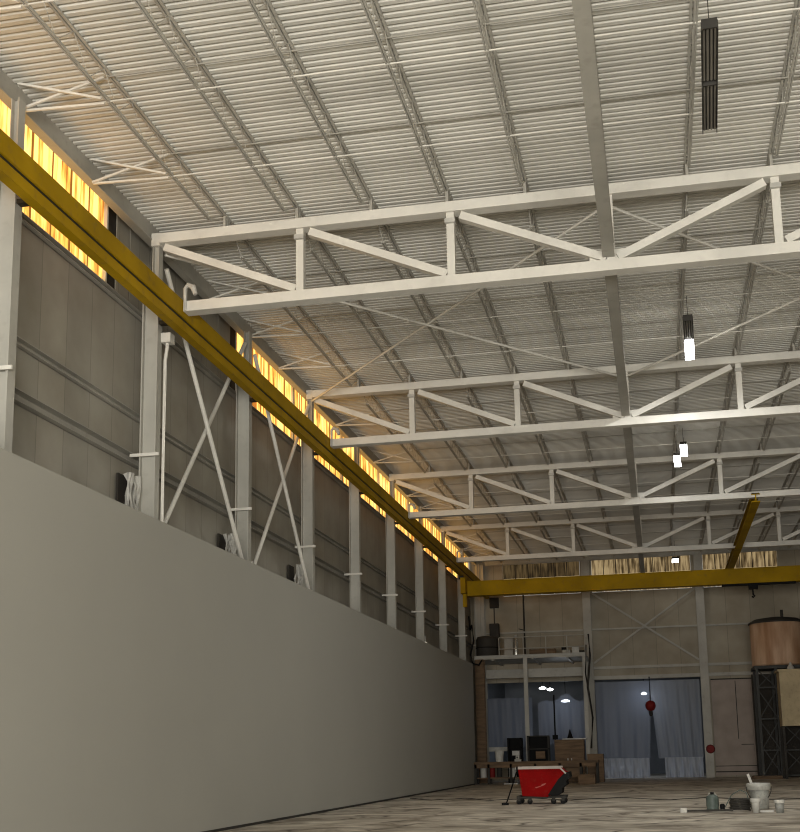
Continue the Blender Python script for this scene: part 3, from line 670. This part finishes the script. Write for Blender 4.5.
# ------------------------------------------------------------------ bucket group (right)
by = 33.3
t = thing('large_bucket', 'large grey dirty bucket with a wide pale rim', 'bucket', (2.5, by, 0))
MB().lathe(2.50, by, [(.23, .0), (.245, .04), (.275, .52)], 28).build('bucket_body', BUCK, t, True)
MB().lathe(2.50, by, [(.275, .50), (.32, .51), (.325, .66), (.31, .69), (.28, .69), (.27, .62)], 28).build('rim_band', BUCK2, t, True)
MB().tube([(2.50 + .33 * math.cos(a), by - .1 - .05 * math.sin(a), .6 - .40 * math.sin(a)) for a in [math.pi * i / 10 for i in range(11)]], .012, 6).build('bail_handle', DGREY, t)
item('stirring_paddle', 'white paddle handle sticking out of the large bucket', 'paddle', MB().bar((2.45, by, .3), (2.24, by - .05, .93), .07, .03, up=(0, 1, 0)), WHITE)
t = thing('paint_cup', 'white cup in front of the large bucket', 'cup', (2.27, 31.3, 0))
MB().lathe(2.26, 31.35, [(.085, 0), (.10, .2), (.105, .3)], 16).build('cup_body', WHITE, t, True); MB().lathe(2.26, 31.35, [(.135, .28), (.14, .33), (.13, .36)], 16).build('cup_rim', WHITE, t)
t = thing('lidded_tub', 'pale tub with a white lid right of the large bucket', 'tub', (2.85, 31.3, 0))
MB().lathe(2.84, 31.35, [(.10, 0), (.115, .24)], 16).build('tub_body', BUCK, t, True); MB().lathe(2.84, 31.35, [(.135, .24), (.135, .30), (.12, .32)], 16).build('lid', WHITE, t)
t = thing('fuel_can', 'small dark green can with a black cap on the floor', 'can', (1.27, 32.6, 0))
MB().lathe(1.24, 32.5, [(.16, 0), (.165, .05), (.15, .08), (.165, .13), (.165, .34), (.14, .39), (.05, .43)], 18).build('can_body', GREEN, t, True)
MB().lathe(1.24, 32.5, [(.05, .43), (.05, .49)], 10).build('cap', BLACK, t); MB().tube([(1.13, 32.5, .39), (1.15, 32.5, .46), (1.3, 32.5, .47), (1.36, 32.5, .4)], .012, 6).build('handle', WHITE, t)
item('jar', 'small dark jar right beside the green can', 'jar', MB().lathe(1.49, 32.5, [(.06, 0), (.065, .16), (.04, .19)], 12), BLACK)
t = thing('hose_coil', 'dark grey coil of hose left of the large bucket', 'hose', (1.97, 32, 0))
m = MB(); pts = []
for i in range(120):
    a = i * .35; pts.append((1.93 + (.25 + .015 * math.sin(a * .7)) * math.cos(a), 32.3 + .25 * math.sin(a), .03 + .30 * i / 120))
m.tube(pts, .024, 6).build('coil', DGREY, t, True)
MB().tube([(1.55, 32.2, .12), (1.72, 32.2, .42), (1.95, 32.2, .55), (2.1, 32.2, .48), (2.15, 32.2, .3)], .014, 6).build('loose_end', GREEN, t)
t = thing('flat_tool', 'long flat tool with a pale end lying before the green can', 'tool', (1.0, 31.8, 0))
MB().bar((.55, 31.7, .05), (1.72, 31.9, .05), .10, .05).build('bar', DGREY, t); MB().box(.38, .56, 31.6, 31.8, 0, .13).build('pale_end', WHITE, t, bevel=.02)
item('flat_bar', 'short pale strip lying between the cup and the tub', 'strip', MB().box(2.38, 2.72, 31.6, 31.68, 0, .05), WHITE)
# cables on the floor
for k, (pts, lab) in enumerate((([(-9.4, 44, 0), (-8.2, 42.0, 0), (-7.2, 43.4, 0), (-5.9, 41.0, 0), (-4.6, 42.6, 0), (-3.2, 40.4, 0), (-1.6, 42.2, 0), (.2, 39.6, 0), (1.4, 41.3, 0), (3.0, 38.6, 0), (4.6, 39.9, 0)], 'dark thin cable wandering across the floor behind the red hopper'),)):
    cu = []
    for i in range(len(pts) - 1):
        a, b = Vector(pts[i]), Vector(pts[i + 1])
        for j in range(6): cu.append(a.lerp(b, j / 6) + Vector((0, .12 * math.sin(j / 6 * math.pi * 2), .02)))
    item('floor_cable', lab, 'cable', MB().tube(cu, .014, 6), DGREY, True)

# ------------------------------------------------------------------ right side tower and tanks
t = thing('lattice_tower', 'dark steel lattice tower under the beige tank at right', 'tower', (6.6, 67.5, 0))
lx = (5.35, 6.35, 7.9)
for x in lx:
    for y in (66.9, 68.9): MB().bar((x, y, 0), (x, y, 5.95), .14, .14, up=(0, 1, 0)).build('leg', TOWER, t)
for x0, x1 in ((5.35, 6.35), (6.35, 7.9)):
    for z in (.15, 1.5, 3.2, 4.9):
        MB().bar((x0, 66.9, z), (x1, 66.9, z), .06, .08).build('cross_bar', TOWER, t)
        zz = min(z + 1.6, 5.9)
        MB().bar((x0, 66.9, z), (x1, 66.9, zz), .05, .05).build('diagonal_bar', TOWER, t)
        MB().bar((x1, 66.95, z), (x0, 66.95, zz), .05, .05).build('diagonal_bar', TOWER, t)
MB().box(5.2, 8.1, 66.7, 69.1, 5.92, 6.08).build('platform', TOWER, t)
tag(MB().box(5.25, 9.0, 69.6, 69.7, 0, 5.8).build('dark_screen', DARK), 'dark sheet standing behind the lattice tower', 'screen')
t = thing('round_tank', 'round beige streaked tank standing on the lattice tower', 'tank', (6.6, 67.9, 6.1))
MB().lathe(6.65, 67.9, [(1.40, 6.10), (1.45, 6.2), (1.45, 8.45), (1.40, 8.5)], 40).build('shell', FRP, t, True)
MB().lathe(6.65, 67.9, [(1.52, 8.46), (1.52, 8.54), (1.2, 8.72), (.3, 8.85)], 40).build('lid', DGREY, t)
MB().tube([(6.9, 67.0, 8.7), (6.9, 67.0, 9.15)], .08, 8).build('vent', DGREY, t)
t = thing('square_hopper', 'beige square hopper in front of the lattice tower at the right edge', 'hopper', (7.0, 65.3, 2.6))
MB().box(6.3, 8.2, 64.6, 66.1, 2.75, 5.65).box(6.22, 8.28, 64.52, 66.18, 5.6, 5.72).build('bin', BOX, t)
for x in (6.35, 8.1):
    for y in (64.7, 66.0): MB().box(x - .06, x + .06, y - .06, y + .06, 0, 2.75).build('leg', DGREY, t)
t = thing('clamp_lamp', 'small lamp standing on the square hopper', 'lamp', (6.9, 65.2, 5.72))
MB().lathe(6.95, 65.0, [(.2, 5.74), (.17, 5.85), (.08, 6.0), (.05, 6.1)], 14).build('lamp_shade', WHITE, t)
item('pallet', 'low timber pallet on the floor under the tower', 'pallet', MB().box(4.7, 6.2, 65.4, 66.5, .12, .17).box(4.7, 6.2, 65.4, 65.5, 0, .12).box(4.7, 6.2, 66.4, 66.5, 0, .12), BROWN)

# ------------------------------------------------------------------ light
# added fill light behind the camera, sized to the opening in the back wall
area('rear_fill_light', (.15, Y0 + .05, 2.65), (math.radians(90), 0, 0), 17, 5.2, 8600, (1.0, .97, .90))
w = bpy.data.worlds.new('World'); S.world = w; w.use_nodes = True
w.node_tree.nodes['Background'].inputs[0].default_value = (.75, .74, .68, 1); w.node_tree.nodes['Background'].inputs[1].default_value = .5

# ------------------------------------------------------------------ camera
cam = bpy.data.cameras.new('Camera'); co = bpy.data.objects.new('Camera', cam); C.objects.link(co)
r_ = Vector((.98056544, .19520122, -.01969493)); d_ = Vector((-.05263101, .16501372, -.98488601)); f_ = Vector((-.18900102, .96678175, .17208039))
u_, b_ = -d_, -f_
co.matrix_world = Matrix(((r_.x, u_.x, b_.x, 0), (r_.y, u_.y, b_.y, 0), (r_.z, u_.z, b_.z, 1.6), (0, 0, 0, 1)))
cam.sensor_fit = 'HORIZONTAL'; cam.sensor_width = 36; cam.lens = 1169.21 / 800 * 36
cam.shift_x = (400 - 425.82) / 800; cam.shift_y = (551.06 - 416) / 800
cam.clip_end = 300; cam.clip_start = .05
S.camera = co
S.view_settings.view_transform = 'Standard'; S.view_settings.look = 'None'; S.view_settings.gamma = 1
S.view_settings.use_curve_mapping = False; S.view_settings.exposure = 0
S.cycles.max_bounces = 8; S.cycles.diffuse_bounces = 4; S.cycles.sample_clamp_indirect = 6
S.cycles.use_denoising = True; S.cycles.filter_width = 1.1
